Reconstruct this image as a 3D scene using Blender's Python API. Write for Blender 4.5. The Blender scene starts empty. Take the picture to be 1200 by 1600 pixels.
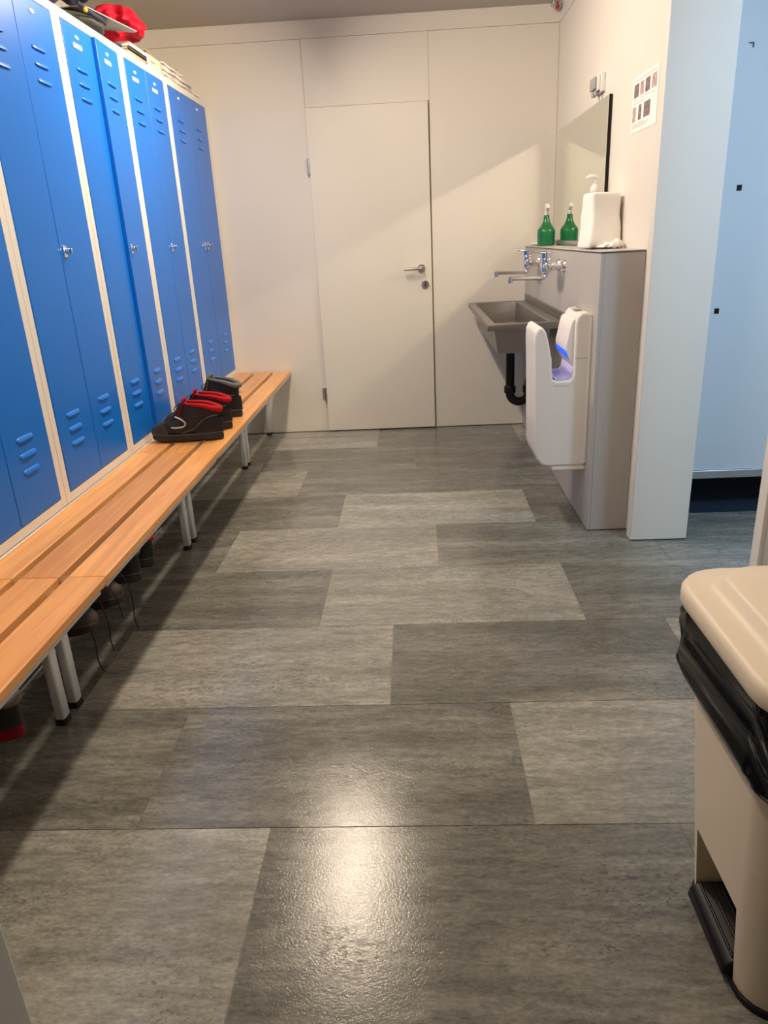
import bpy, bmesh, math, random
from mathutils import Vector, Matrix, noise
random.seed(7)
PI = math.pi
SC = bpy.context.scene
COL = SC.collection

# ---------------------------------------------------------------- camera
F_PX, YAW, PITCH, ROLL = 1134.05, -0.05305, -0.35919, -0.05119
cy, sy, cp, sp = math.cos(YAW), math.sin(YAW), math.cos(PITCH), math.sin(PITCH)
fwd = Vector((sy*cp, cy*cp, sp)); rgt = Vector((cy, -sy, 0)); upv = rgt.cross(fwd)
c_, s_ = math.cos(ROLL), math.sin(ROLL)
r2 = c_*rgt + s_*upv; u2 = -s_*rgt + c_*upv
cam = bpy.data.objects.new('camera', bpy.data.cameras.new('camera')); COL.objects.link(cam)
cam.matrix_world = Matrix.Translation((0.6125, -4.954, 1.2424)) @ Matrix((r2, u2, -fwd)).transposed().to_4x4()
cam.data.sensor_fit = 'HORIZONTAL'; cam.data.sensor_width = 36; cam.data.lens = 36*F_PX/1200
cam.data.clip_start = 0.05
SC.camera = cam

# ---------------------------------------------------------------- world, light levels, exposure
W = bpy.data.worlds.new('world'); SC.world = W; W.use_nodes = True
W.node_tree.nodes['Background'].inputs[0].default_value = (1, .85, .7, 1)
W.node_tree.nodes['Background'].inputs[1].default_value = 0.10
LAMP_COL = (1.0, .83, .64); LAMP_POWER = 31.0
COOL_COL = (.50, .74, 1.0); COOL_POWER = 18.0
LAMPS = [(.13, -1.00, -2.10, 1.0), (.13, -3.15, -4.05, .52)]      # x, far end, near end, relative output
SC.view_settings.view_transform = 'Standard'; SC.view_settings.look = 'None'
SC.view_settings.gamma = 1; SC.view_settings.use_curve_mapping = False
SC.view_settings.exposure = 1.04
cyc = SC.cycles
cyc.caustics_reflective = True; cyc.blur_glossy = 0.0
cyc.use_denoising = True; cyc.sample_clamp_indirect = 0.0
cyc.max_bounces = 10; cyc.diffuse_bounces = 6; cyc.glossy_bounces = 6
try:
    cyc.use_guiding = True; cyc.use_surface_guiding = True; cyc.guiding_training_samples = 64
except Exception:
    pass

# ---------------------------------------------------------------- helpers: shapes
def BM(): return bmesh.new()

def box(bm, x0, x1, y0, y1, z0, z1):
    vs = [bm.verts.new((x, y, z)) for x in (x0, x1) for y in (y0, y1) for z in (z0, z1)]
    for q in ((0,1,3,2), (4,6,7,5), (0,4,5,1), (2,3,7,6), (0,2,6,4), (1,5,7,3)):
        bm.faces.new([vs[i] for i in q])
    return bm

def loft(bm, rings, cap0=True, cap1=True, closed=True):
    rs = [[bm.verts.new(p) for p in r] for r in rings]
    n = len(rs[0])
    for a, b in zip(rs[:-1], rs[1:]):
        for i in range(n if closed else n-1):
            j = (i+1) % n
            bm.faces.new((a[i], a[j], b[j], b[i]))
    if cap0: bm.faces.new(list(reversed(rs[0])))
    if cap1: bm.faces.new(rs[-1])
    return bm

def circle(c, ax, r, n=16, r2_=None):
    ax = Vector(ax).normalized()
    u = ax.orthogonal().normalized(); v = ax.cross(u)
    return [Vector(c) + math.cos(2*PI*i/n)*r*u + math.sin(2*PI*i/n)*(r2_ or r)*v for i in range(n)]

def cyl(bm, p0, p1, r0, r1=None, n=16):
    d = Vector(p1)-Vector(p0)
    return loft(bm, [circle(p0, d, r0, n), circle(p1, d, r0 if r1 is None else r1, n)])

def lathe(bm, c, prof, n=24, ax=(0,0,1)):
    ax = Vector(ax)
    return loft(bm, [circle(Vector(c)+ax*h, ax, max(r, 1e-4), n) for r, h in prof])

def tube(bm, pts, r, n=8, flat=1.0):
    pts = [Vector(p) for p in pts]; rings = []
    t0 = (pts[1]-pts[0]).normalized(); u = t0.orthogonal().normalized()
    for i, p in enumerate(pts):
        t = (pts[min(i+1, len(pts)-1)]-pts[max(i-1, 0)]).normalized()
        u = (u - t*u.dot(t)).normalized(); v = t.cross(u)
        rr = r[i] if isinstance(r, (list, tuple)) else r
        rings.append([p + math.cos(2*PI*k/n)*rr*u + math.sin(2*PI*k/n)*rr*flat*v for k in range(n)])
    return loft(bm, rings)

def smooth_path(pts, k=6):
    pts = [Vector(p) for p in pts]; P = [pts[0]]+pts+[pts[-1]]; out = []
    for i in range(1, len(P)-2):
        for j in range(k):
            t = j/k; a, b, c, d = P[i-1], P[i], P[i+1], P[i+2]
            out.append(.5*((2*b)+(c-a)*t+(2*a-5*b+4*c-d)*t*t+(3*b-a-3*c+d)*t**3))
    out.append(pts[-1]); return out

def prism(bm, prof, axis, a, b):
    def P(u, v, w):
        return (w, u, v) if axis == 'x' else (u, w, v) if axis == 'y' else (u, v, w)
    return loft(bm, [[P(u, v, a) for u, v in prof], [P(u, v, b) for u, v in prof]])

def rrect(x0, x1, y0, y1, r, k=5):
    out = []
    for cx, cyy, a0 in ((x1-r, y1-r, 0), (x0+r, y1-r, 90), (x0+r, y0+r, 180), (x1-r, y0+r, 270)):
        for i in range(k+1):
            a = math.radians(a0+90*i/k); out.append((cx+r*math.cos(a), cyy+r*math.sin(a)))
    return out

def wloc(p):
    v = Vector((0, 0, 0))
    while p is not None:
        v += p.location; p = p.parent
    return v

def obj(name, bm, mat, parent=None, bevel=0, smooth=False, seg=2, sub=0, angle=40):
    """one mesh object; bm is in world coordinates"""
    if parent is not None:
        bmesh.ops.translate(bm, verts=bm.verts, vec=-wloc(parent))
    bmesh.ops.recalc_face_normals(bm, faces=bm.faces)
    me = bpy.data.meshes.new(name); bm.to_mesh(me); bm.free()
    o = bpy.data.objects.new(name, me); COL.objects.link(o); o.parent = parent
    if mat: me.materials.append(mat)
    if sub:
        m = o.modifiers.new('sub', 'SUBSURF'); m.levels = m.render_levels = sub
    if bevel:
        m = o.modifiers.new('bevel', 'BEVEL'); m.width = bevel; m.segments = seg
        m.limit_method = 'ANGLE'; m.angle_limit = math.radians(angle); m.harden_normals = False
    if smooth or bevel:
        for f in me.polygons: f.use_smooth = True
        if not sub: me.set_sharp_from_angle(angle=math.radians(45))
    return o

def tag(o, label=None, cat=None, group=None, kind=None):
    if label: o['label'] = label
    if cat: o['category'] = cat
    if group: o['group'] = group
    if kind: o['kind'] = kind
    return o

def thing(name, loc, label, cat, group=None, rotz=0):
    o = bpy.data.objects.new(name, None); COL.objects.link(o); o.location = loc
    o.rotation_euler = (0, 0, rotz); o.empty_display_size = .05
    return tag(o, label, cat, group)

def origin(o, c):
    """move a mesh object's origin to world point c"""
    c = Vector(c); d = c - wloc(o)
    o.data.transform(Matrix.Translation(-d)); o.location += d
    return o

# ---------------------------------------------------------------- helpers: materials
def mat(name, col, rough=.5, metal=0., spec=.5, emit=None, estr=0, bump=0, bscale=80, var=0, coat=0, stretch=(1,1,1), sheen=0):
    m = bpy.data.materials.new(name); m.use_nodes = True
    nt = m.node_tree; N = nt.nodes; L = nt.links; b = N['Principled BSDF']
    b.inputs['Base Color'].default_value = (*col, 1); b.inputs['Roughness'].default_value = rough
    b.inputs['Metallic'].default_value = metal; b.inputs['Specular IOR Level'].default_value = spec
    b.inputs['Coat Weight'].default_value = coat
    if sheen: b.inputs['Sheen Weight'].default_value = sheen
    if emit: b.inputs['Emission Color'].default_value = (*emit, 1); b.inputs['Emission Strength'].default_value = estr
    if bump or var:
        tc = N.new('ShaderNodeTexCoord'); mp = N.new('ShaderNodeMapping'); L.new(tc.outputs['Object'], mp.inputs[0])
        mp.inputs['Scale'].default_value = stretch
        n = N.new('ShaderNodeTexNoise'); n.inputs['Scale'].default_value = bscale; n.inputs['Detail'].default_value = 4
        L.new(mp.outputs[0], n.inputs['Vector'])
        if bump:
            bp = N.new('ShaderNodeBump'); bp.inputs['Strength'].default_value = bump; bp.inputs['Distance'].default_value = .002
            L.new(n.outputs['Fac'], bp.inputs['Height']); L.new(bp.outputs[0], b.inputs['Normal'])
        if var:
            n2 = N.new('ShaderNodeTexNoise'); n2.inputs['Scale'].default_value = bscale*.12; n2.inputs['Detail'].default_value = 3
            L.new(mp.outputs[0], n2.inputs['Vector'])
            r = N.new('ShaderNodeValToRGB'); r.color_ramp.elements[0].position = .3; r.color_ramp.elements[1].position = .7
            r.color_ramp.elements[0].color = (*[c*(1-var) for c in col], 1); r.color_ramp.elements[1].color = (*[min(1, c*(1+var)) for c in col], 1)
            L.new(n2.outputs['Fac'], r.inputs[0]); L.new(r.outputs[0], b.inputs['Base Color'])
    return m

def stone(name, c_dark, c_mid, c_light):
    """streaky grey stone-look vinyl: soft bands along the tile, veins and pitted patches"""
    m = bpy.data.materials.new(name); m.use_nodes = True
    nt = m.node_tree; N = nt.nodes; L = nt.links; b = N['Principled BSDF']
    tc = N.new('ShaderNodeTexCoord'); oi = N.new('ShaderNodeObjectInfo')
    ml = N.new('ShaderNodeMath'); ml.operation = 'MULTIPLY'; ml.inputs[1].default_value = 37; L.new(oi.outputs['Random'], ml.inputs[0])
    ad = N.new('ShaderNodeVectorMath'); ad.operation = 'ADD'; L.new(tc.outputs['Object'], ad.inputs[0]); L.new(ml.outputs[0], ad.inputs[1])
    def mapping(scale, rot=0):
        mp = N.new('ShaderNodeMapping'); mp.inputs['Scale'].default_value = scale; mp.inputs['Rotation'].default_value = (0, 0, rot)
        L.new(ad.outputs[0], mp.inputs[0]); return mp
    def nz(mp, sc, det=6, ro=.6, dist=0):
        n = N.new('ShaderNodeTexNoise'); n.inputs['Scale'].default_value = sc; n.inputs['Detail'].default_value = det
        n.inputs['Roughness'].default_value = ro; n.inputs['Distortion'].default_value = dist; L.new(mp.outputs[0], n.inputs['Vector']); return n
    def ramp(src, p0, p1, c0=(0,0,0,1), c1=(1,1,1,1)):
        r = N.new('ShaderNodeValToRGB'); r.color_ramp.elements[0].position = p0; r.color_ramp.elements[1].position = p1
        r.color_ramp.elements[0].color = c0; r.color_ramp.elements[1].color = c1; L.new(src, r.inputs[0]); return r
    def mixc(fac, a, bb, mode='MIX'):
        x = N.new('ShaderNodeMix'); x.data_type = 'RGBA'; x.blend_type = mode
        for s, v in ((0, fac), (6, a), (7, bb)):
            if hasattr(v, 'links') or hasattr(v, 'is_linked'): L.new(v, x.inputs[s])
            else: x.inputs[s].default_value = v
        return x.outputs[2]
    st = mapping((1.0, 5.5, 1), .06)
    band = nz(st, 1.6, 5, .55, .5)
    base = ramp(band.outputs['Fac'], .30, .72, (*c_dark, 1), (*c_light, 1))
    e = base.color_ramp.elements.new(.5); e.color = (*c_mid, 1)
    fine = nz(mapping((1.0, 4.0, 1), .15), 16, 7, .72)
    f2 = ramp(fine.outputs['Fac'], .34, .66, (.60, .60, .60, 1), (1.26, 1.26, 1.24, 1))
    col = mixc(.85, base.outputs[0], f2.outputs[0], 'MULTIPLY')
    f3 = ramp(nz(mapping((1.0, 1.8, 1), .3), 85, 4, .7).outputs['Fac'], .36, .64, (.78, .78, .77, 1), (1.16, 1.16, 1.15, 1))
    col = mixc(.8, col, f3.outputs[0], 'MULTIPLY')
    # pitted patches: small dark pores where a broad mask allows
    mask = ramp(nz(mapping((1.0, 2.6, 1), .05), 2.3, 3, .5).outputs['Fac'], .48, .66)
    pv = nz(mapping((1.0, 1.6, 1), .35), 78, 5, .6)
    pore = ramp(pv.outputs['Fac'], .54, .66)
    pm = N.new('ShaderNodeMath'); pm.operation = 'MULTIPLY'; L.new(mask.outputs[0], pm.inputs[0]); L.new(pore.outputs[0], pm.inputs[1])
    pm2 = N.new('ShaderNodeMath'); pm2.operation = 'MULTIPLY'; pm2.inputs[1].default_value = .75; L.new(pm.outputs[0], pm2.inputs[0])
    col = mixc(pm2.outputs[0], col, (c_dark[0]*.42, c_dark[1]*.40, c_dark[2]*.38, 1))
    # thin veins
    vn = nz(mapping((1.0, 3.0, 1), .30), 2.2, 5, .55, .35)
    sb = N.new('ShaderNodeMath'); sb.operation = 'SUBTRACT'; sb.inputs[1].default_value = .5; L.new(vn.outputs['Fac'], sb.inputs[0])
    ab = N.new('ShaderNodeMath'); ab.operation = 'ABSOLUTE'; L.new(sb.outputs[0], ab.inputs[0])
    vr = ramp(ab.outputs[0], .0, .006, (.42, .42, .42, 1), (0, 0, 0, 1))
    col = mixc(vr.outputs[0], col, (c_dark[0]*.5, c_dark[1]*.48, c_dark[2]*.44, 1))
    L.new(col, b.inputs['Base Color'])
    b.inputs['Roughness'].default_value = .34; b.inputs['Specular IOR Level'].default_value = .5
    rr = ramp(fine.outputs['Fac'], .35, .7, (.12, .12, .12, 1), (.19, .19, .19, 1)); L.new(rr.outputs[0], b.inputs['Roughness'])
    g = nz(mapping((1, 1, 1)), 190, 3, .65)
    bp = N.new('ShaderNodeBump'); bp.inputs['Strength'].default_value = .45; bp.inputs['Distance'].default_value = .0008
    hs = N.new('ShaderNodeMath'); hs.operation = 'MULTIPLY_ADD'; hs.inputs[1].default_value = -.5
    L.new(pm.outputs[0], hs.inputs[0]); L.new(g.outputs['Fac'], hs.inputs[2])
    L.new(hs.outputs[0], bp.inputs['Height']); L.new(bp.outputs[0], b.inputs['Normal'])
    return m

def wood(name, c0, c1):
    m = bpy.data.materials.new(name); m.use_nodes = True
    nt = m.node_tree; N = nt.nodes; L = nt.links; b = N['Principled BSDF']
    tc = N.new('ShaderNodeTexCoord'); oi = N.new('ShaderNodeObjectInfo')
    ml = N.new('ShaderNodeMath'); ml.operation = 'MULTIPLY'; ml.inputs[1].default_value = 23; L.new(oi.outputs['Random'], ml.inputs[0])
    ad = N.new('ShaderNodeVectorMath'); L.new(tc.outputs['Object'], ad.inputs[0]); L.new(ml.outputs[0], ad.inputs[1])
    mp = N.new('ShaderNodeMapping'); mp.inputs['Scale'].default_value = (18, 1.0, 18); L.new(ad.outputs[0], mp.inputs[0])
    n = N.new('ShaderNodeTexNoise'); n.inputs['Scale'].default_value = 2.2; n.inputs['Detail'].default_value = 6; n.inputs['Distortion'].default_value = .6
    L.new(mp.outputs[0], n.inputs['Vector'])
    r = N.new('ShaderNodeValToRGB'); r.color_ramp.elements[0].position = .3; r.color_ramp.elements[1].position = .72
    r.color_ramp.elements[0].color = (*c0, 1); r.color_ramp.elements[1].color = (*c1, 1); L.new(n.outputs['Fac'], r.inputs[0])
    mx = N.new('ShaderNodeMix'); mx.data_type = 'RGBA'; mx.blend_type = 'MULTIPLY'; mx.inputs[0].default_value = 1
    r2n = N.new('ShaderNodeValToRGB'); r2n.color_ramp.elements[0].color = (.86, .82, .78, 1); r2n.color_ramp.elements[1].color = (1.08, 1.08, 1.08, 1)
    L.new(oi.outputs['Random'], r2n.inputs[0]); L.new(r.outputs[0], mx.inputs[6]); L.new(r2n.outputs[0], mx.inputs[7])
    L.new(mx.outputs[2], b.inputs['Base Color'])
    b.inputs['Roughness'].default_value = .38; b.inputs['Coat Weight'].default_value = .25; b.inputs['Coat Roughness'].default_value = .25
    return m

M = dict(
    wall=mat('wall_laminate', (.74, .70, .63), .42, bump=.05, bscale=30),
    door=mat('door_paint', (.75, .715, .635), .40, bump=.04, bscale=25),
    joint=mat('joint_shadow', (.50, .46, .40), .8),
    ceil=mat('ceiling_paint', (.46, .42, .37), .6, bump=.05, bscale=40),
    partition=mat('wall_end_laminate', (.72, .70, .66), .5),
    cub=mat('partition_laminate', (.58, .62, .68), .4),
    alu=mat('brushed_aluminium', (.62, .62, .63), .35, 1),
    beige=mat('locker_frame_paint', (.78, .765, .73), .45),
    blue=mat('blue_locker_paint', (.003, .165, .70), .34, spec=.32, bump=.05, bscale=220),
    blue2=mat('blue_louver_paint', (.004, .185, .76), .30, spec=.35),
    steel=mat('grey_tube_steel', (.62, .635, .65), .40, .35),
    foot=mat('black_rubber', (.012, .012, .012), .6),
    chrome=mat('chrome', (.82, .83, .85), .12, 1),
    satin=mat('satin_steel', (.62, .60, .57), .30, 1),
    white=mat('white_plastic', (.82, .80, .78), .28),
    paperw=mat('white_paper', (.86, .84, .80), .7),
    label=mat('white_label', (.9, .9, .9), .35),
    slat=wood('varnished_beech', (.68, .30, .088), (.88, .45, .155)),
    box=mat('grey_boxing_laminate', (.44, .42, .405), .42),
    boxtop=mat('grey_top_laminate', (.50, .48, .45), .35),
    edge=mat('dark_edging', (.05, .04, .035), .5),
    sink=mat('stainless_steel', (.30, .285, .27), .42, 1, bump=.04, bscale=60, stretch=(1, 12, 1)),
    pipe=mat('black_pipe', (.006, .006, .007), .32, spec=.35),
    mirror=mat('mirror_glass', (.86, .89, .81), .0, 1),
    black=mat('black_plastic', (.006, .006, .006), .4, spec=.25),
    blueled=mat('blue_led_window', (.01, .10, .9), .3, emit=(.006, .07, 1), estr=.55),
    lilac=mat('led_tinted_slot_plastic', (.62, .60, .84), .3),  # blue LED's spill in the slot, put into the plastic's colour
    lcd=mat('grey_badge', (.32, .31, .31), .4),
    green=mat('green_bottle_plastic', (.005, .155, .045), .35, coat=.2),
    creamy=mat('cream_bin_plastic', (.76, .665, .535), .42, bump=.10, bscale=300),
    bag=mat('black_bin_liner', (.004, .004, .006), .13, spec=.22),
    leather=mat('worn_black_leather', (.024, .021, .020), .5, spec=.3, bump=.6, bscale=60, var=.5),
    scuffed=mat('scuffed_toe_leather', (.062, .052, .046), .55, spec=.3, bump=.5, bscale=50, var=.35),
    leather2=mat('dark_grey_suede', (.13, .12, .112), .8, bump=.5, bscale=90, var=.4),
    red=mat('red_padding', (.42, .004, .012), .7, spec=.2, bump=.2, bscale=120),
    greypad=mat('grey_padding', (.13, .13, .125), .8, bump=.2, bscale=120),
    sole=mat('black_rubber_sole', (.020, .019, .018), .6, bump=.25, bscale=90),
    redsole=mat('red_rubber_sole', (.22, .005, .015), .6, spec=.2),
    lace=mat('dark_lace', (.02, .012, .012), .7),
    reflect=mat('grey_reflective_piping', (.45, .45, .44), .3),
    redcloth=mat('red_padded_cloth', (.40, .003, .018), .7, spec=.2, bump=.8, bscale=40, var=.25),
    navy=mat('navy_cloth', (.020, .024, .05), .85, bump=.5, bscale=50, var=.5),
    pink=mat('printed_pale_cloth', (.42, .27, .25), .85, bump=.4, bscale=60, var=.6),
    olive=mat('dark_green_bag', (.035, .038, .026), .8, bump=.5, bscale=50, var=.4),
    yellow=mat('yellow_badge', (.65, .45, .03), .6),
    board=mat('grey_board', (.36, .35, .33), .6),
    card=mat('brown_card', (.42, .29, .17), .8, bump=.2, bscale=60, var=.15),
    news=mat('newspaper_print', (.74, .69, .64), .85, bump=.2, bscale=90, var=.35, stretch=(1, 1, 6)),
    ink=mat('photo_print_ink', (.20, .145, .14), .6, var=.7, bscale=700, bump=.01),
    ink2=mat('photo_print_pale', (.46, .33, .31), .6, var=.5, bscale=500, bump=.01),
    text=mat('grey_print', (.52, .48, .47), .7),
    dark=mat('painted_floor_shade', (.02, .03, .05), .3),  # near-black navy standing in for the shade under the cubicle panel
    tile_l=stone('light_stone_vinyl', (.235, .234, .212), (.325, .322, .293), (.45, .442, .405)),
    tile_d=stone('dark_stone_vinyl', (.130, .131, .118), (.182, .182, .165), (.28, .278, .252)),
    tile_m=stone('mid_stone_vinyl', (.13, .125, .112), (.175, .170, .154), (.25, .242, .22)),
)

# ================================================================ STRUCTURE
XR, XL, H = 1.511, -1.13, 2.46          # right wall face, left wall face, ceiling
YF = -4.28                              # face of the front wall the camera looks in through
# ---- floor: base slab and separate vinyl tiles
fl = obj('floor', box(BM(), XL-.1, 3.1, -5.6, .12, -.12, -.003), M['joint']); tag(fl, kind='structure')
ROW = .4585; TL = .914; G = .0007
phase = {0: .25, 1: -.065, 2: .51, 3: .251, 4: .684, 5: .227, 6: -.03, 7: .595, 8: .35, -1: .62, -2: .05, -3: .45, -4: .1}
tone = {-1: 'dl', 0: 'ld', 1: 'd', 2: 'ldl', 3: 'dld', 4: 'dldm', 5: 'mlm', 6: 'ldd', 7: 'dlm', 8: 'ldl'}
# tone per tile, keyed by (row, rounded joint to the left)
light = {(0, -.664): 'l', (0, .25): 'd', (0, 1.164): 'm', (1, -.979): 'd', (1, -.065): 'd', (1, .849): 'l', (1, 1.763): 'd',
         (2, -.404): 'l', (2, .51): 'd', (2, 1.424): 'l', (3, -.663): 'd', (3, .251): 'l', (3, 1.165): 'd', (4, -1.144): 'd', (4, -.23): 'l',
         (4, .684): 'd', (4, 1.598): 'd', (5, -.687): 'd', (5, .227): 'l', (5, 1.141): 'm', (6, -.944): 'l', (6, -.03): 'd', (6, .884): 'd',
         (7, -.319): 'd', (7, .595): 'm', (7, 1.509): 'd', (8, -.564): 'l', (8, .35): 'd', (8, 1.264): 'l'}
tile_mesh = {}
for r in range(-4, 9):
    y0 = -3.67 + ROW*(r-1); y1 = y0+ROW
    if r == 8: y1 = min(y1, .0)
    j = phase[r]
    while j > XL: j -= TL
    while j < 3.0:
        x0, x1 = max(j, XL), min(j+TL, 3.05)
        if x1-x0 > .02:
            t = light.get((r, round(j, 3)), random.choice('dlm'))
            key = (round(x1-x0, 3), round(y1-y0, 3), t)
            if key not in tile_mesh:
                bm = BM(); hx, hy = (x1-x0)/2-G, (y1-y0)/2-G; e = .0006
                loft(bm, [[(-hx,-hy,-.003), (hx,-hy,-.003), (hx,hy,-.003), (-hx,hy,-.003)],
                          [(-hx,-hy,-.0008), (hx,-hy,-.0008), (hx,hy,-.0008), (-hx,hy,-.0008)],
                          [(-hx+e,-hy+e,0), (hx-e,-hy+e,0), (hx-e,hy-e,0), (-hx+e,hy-e,0)]])
                bmesh.ops.recalc_face_normals(bm, faces=bm.faces)
                me = bpy.data.meshes.new('tile'); bm.to_mesh(me); bm.free(); me.materials.append(M['tile_'+t]); tile_mesh[key] = me
            o = bpy.data.objects.new('tile', tile_mesh[key]); COL.objects.link(o); o.parent = fl
            o.location = ((x0+x1)/2, (y0+y1)/2, 0)
        j += TL

def S(name, bm, m, parent=None, bevel=0):
    o = obj(name, bm, m, parent, bevel)
    if parent is None: tag(o, kind='structure')
    return o

S('ceiling', box(BM(), XL-.1, 3.1, -5.6, .12, H, H+.1), M['ceil'])
# ---- back wall: dark backing, laminate panels with open joints, ceiling strip
wb = S('wall_back', box(BM(), XL-.1, 3.1, .012, .12, 0, H), M['joint'])
JT = .0005
for (a, b, z0, z1) in ((XL, -.004, .004, 2.366), (.7475, XR, .004, 2.366), (-.0032, .7475, 2.0085, 2.366), (XR+.21, 3.0, .004, 2.366)):
    S('panel', box(BM(), a+JT, b-JT if b != -.004 else b, 0, .013, z0, z1-JT), M['wall'], wb, .0012)
S('panel', box(BM(), XL, XR, -.003, .013, 2.366+JT, H), M['wall'], wb, .001)
# ---- left wall behind the lockers
S('wall_left', box(BM(), XL-.1, XL, -5.6, .012, 0, H), M['wall'])
# ---- right wall beside the mirror (ends at a free edge) with its ceiling strip
wr = S('wall_right', box(BM(), XR+.004, XR+.205, -2.08, .012, 0, H), M['joint'])
S('panel', box(BM(), XR, XR+.01, -2.085, .0, .004, 2.366-JT), M['wall'], wr, .001)
S('panel', box(BM(), XR-.003, XR+.01, -2.085, -.003, 2.366+JT, H), M['wall'], wr, .001)
S('panel', box(BM(), XR+.20, XR+.21, -2.085, .0, .004, H), M['partition'], wr, .001)
tr = BM(); box(tr, XR-.018, XR+.215, -2.093, -2.086, .004, H); box(tr, XR-.018, XR, -2.09, -2.040, .004, H)
S('trim_1', tr, M['partition'], None, .002)
# ---- near stretch of the right side: thin wall with a door casing at its free edge
S('wall_right_front', box(BM(), 1.735, 1.83, YF, -2.72, 0, H), M['wall'])
S('trim_2', box(BM(), 1.716, 1.735, -2.735, -2.68, .003, H), M['beige'], None, .003)
S('trim_3', box(BM(), 1.728, 1.735, -2.80, -2.7355, .003, H), M['box'], None, .001)
S('trim_5', box(BM(), 1.722, 1.735, -2.88, -2.803, .003, H), M['beige'], None, .002)
# ---- front wall with the doorway the photograph is taken through
M['wall_dim'] = mat('corridor_wall_paint', (.34, .32, .29), .6)
S('wall_front', box(BM(), XL-.1, -.02, YF-.1, YF, 0, H), M['wall_dim'])
S('wall_front_right', box(BM(), 1.10, 3.1, YF-.1, YF, 0, H), M['wall_dim'])
S('wall_front_header', box(BM(), -.02, 1.10, YF-.1, YF, 2.1, H), M['wall_dim'])
jm = BM(); box(jm, -.045, .028, YF-.115, YF+.032, .003, 2.1); box(jm, -.075, .0, YF+.03, YF+.044, .003, 2.14)
S('trim_4', jm, M['steel'], None, .006)
S('wall_right_outer', box(BM(), 3.0, 3.1, -5.6, .012, 0, H), M['wall'])
S('wall_rear', box(BM(), XL-.1, 3.1, -5.7, -5.6, 0, H), M['wall_dim'])

# ---- door in the back wall
d1 = obj('door_1', box(BM(), -.003, .738, -.020, .010, .008, 2.005), M['door'], None, .0025); tag(d1, kind='structure')
kk = BM(); cyl(kk, (.672, -.02, 1.055), (.672, -.030, 1.055), .026, .025, 24); cyl(kk, (.672, -.03, 1.055), (.672, -.075, 1.055), .010, .010, 16)
tube(kk, smooth_path([(.672, -.066, 1.055), (.660, -.076, 1.055), (.62, -.078, 1.055), (.562, -.078, 1.055)]), .0095, 12)
obj('handle', kk, M['satin'], d1, smooth=True)
kk = BM(); cyl(kk, (.695, -.02, .955), (.695, -.030, .955), .026, .025, 24)
ro = obj('keyhole_rosette', kk, M['satin'], d1, smooth=True)
kk = BM(); prism(kk, rrect(.689, .701, .938, .972, .0055), 'y', -.033, -.0295); obj('lock_cylinder', kk, M['edge'], ro, smooth=True)
for z in (1.685, .265):
    kk = BM(); cyl(kk, (-.006, -.024, z-.045), (-.006, -.024, z+.045), .0085, None, 12)
    cyl(kk, (-.006, -.024, z-.013), (-.006, -.024, z+.013), .0100, None, 12); box(kk, -.03, -.006, -.004, 0, z-.04, z+.04)
    obj('hinge', kk, M['satin'], d1, smooth=True)

# ---- ceiling corner fitting
t = thing('pipe_clamp', (1.47, -.05, H), 'small grey pipe clamp with red cap in the ceiling corner', 'clamp')
kk = BM(); box(kk, 1.455, 1.508, -.085, -.004, H-.022, H); cyl(kk, (1.49, -.08, H-.03), (1.49, -.01, H-.03), .014, None, 12); obj('bracket', kk, M['alu'], t, .003)
kk = BM(); lathe(kk, (1.478, -.09, H-.052), [(.004, 0), (.011, .004), (.012, .014), (.006, .024), (.005, .04)]); obj('cap', kk, mat('dull_red_cap', (.35, .05, .04), .5), t, smooth=True)

# ================================================================ LIGHT FITTINGS
M['diffuser'] = mat('lamp_diffuser', (.85, .85, .85), .4)
def area(name, loc, sx, sy_, col, power, parent, roty=0):
    l = bpy.data.lights.new(name, 'AREA'); l.shape = 'RECTANGLE'; l.size = sx; l.size_y = sy_
    l.color = col; l.energy = power
    o = bpy.data.objects.new(name, l); COL.objects.link(o); o.parent = parent; o.location = Vector(loc)-wloc(parent); o.rotation_euler = (0, roty, 0)
    return o
for i, (x, ya, yb, k) in enumerate(LAMPS):
    t = thing('ceiling_light', (x, (ya+yb)/2, H), 'long white tube light on the ceiling ' + ('by the lockers and back door' if i == 0 else 'just inside the doorway'), 'ceiling light')
    obj('housing', box(BM(), x-.05, x+.05, yb-.02, ya+.02, H-.045, H), M['white'], t, .004)
    obj('diffuser', box(BM(), x-.045, x+.045, yb, ya, H-.070, H-.046), M['diffuser'], t)
    area('lamp', (x, (ya+yb)/2, H-.0715), .060, ya-yb, LAMP_COL, LAMP_POWER*k*.30, t)
    for sg in (-1, 1):      # the diffuser's sides give light too
        area('lamp', (x+sg*.0465, (ya+yb)/2, H-.062), .045, ya-yb, LAMP_COL, LAMP_POWER*k*.37, t, -sg*math.radians(66))
t = thing('ceiling_light', (2.30, -3.30, H), 'cool white light panel on the ceiling of the side room', 'ceiling light')
obj('housing', box(BM(), 2.10, 2.50, -3.6, -3.0, H-.03, H), M['white'], t)
obj('diffuser', box(BM(), 2.12, 2.48, -3.58, -3.02, H-.04, H-.031), M['diffuser'], t)
area('lamp', (2.30, -3.30, H-.0415), .36, .56, COOL_COL, COOL_POWER, t)

# ================================================================ LOCKERS
LX = -.605; LZ0, LZ1 = .436, 2.065
def louver(bm, y, z, w=.098):
    pr = [(-1, 0), (-.94, .6), (-.8, .9), (-.5, 1), (.5, 1), (.8, .9), (.94, .6), (1, 0)]
    rings = []
    for u, k in pr:
        yy = y+u*w/2
        rings.append([(LX+.0015, yy, z-.008*max(k, .05)), (LX+.003+.006*k, yy, z-.007*max(k, .05)),
                      (LX+.003+.005*k, yy, z-.001), (LX+.002+.003*k, yy, z+.005*max(k, .05)), (LX+.0015, yy, z+.007*max(k, .05))])
    loft(bm, rings)

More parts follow.
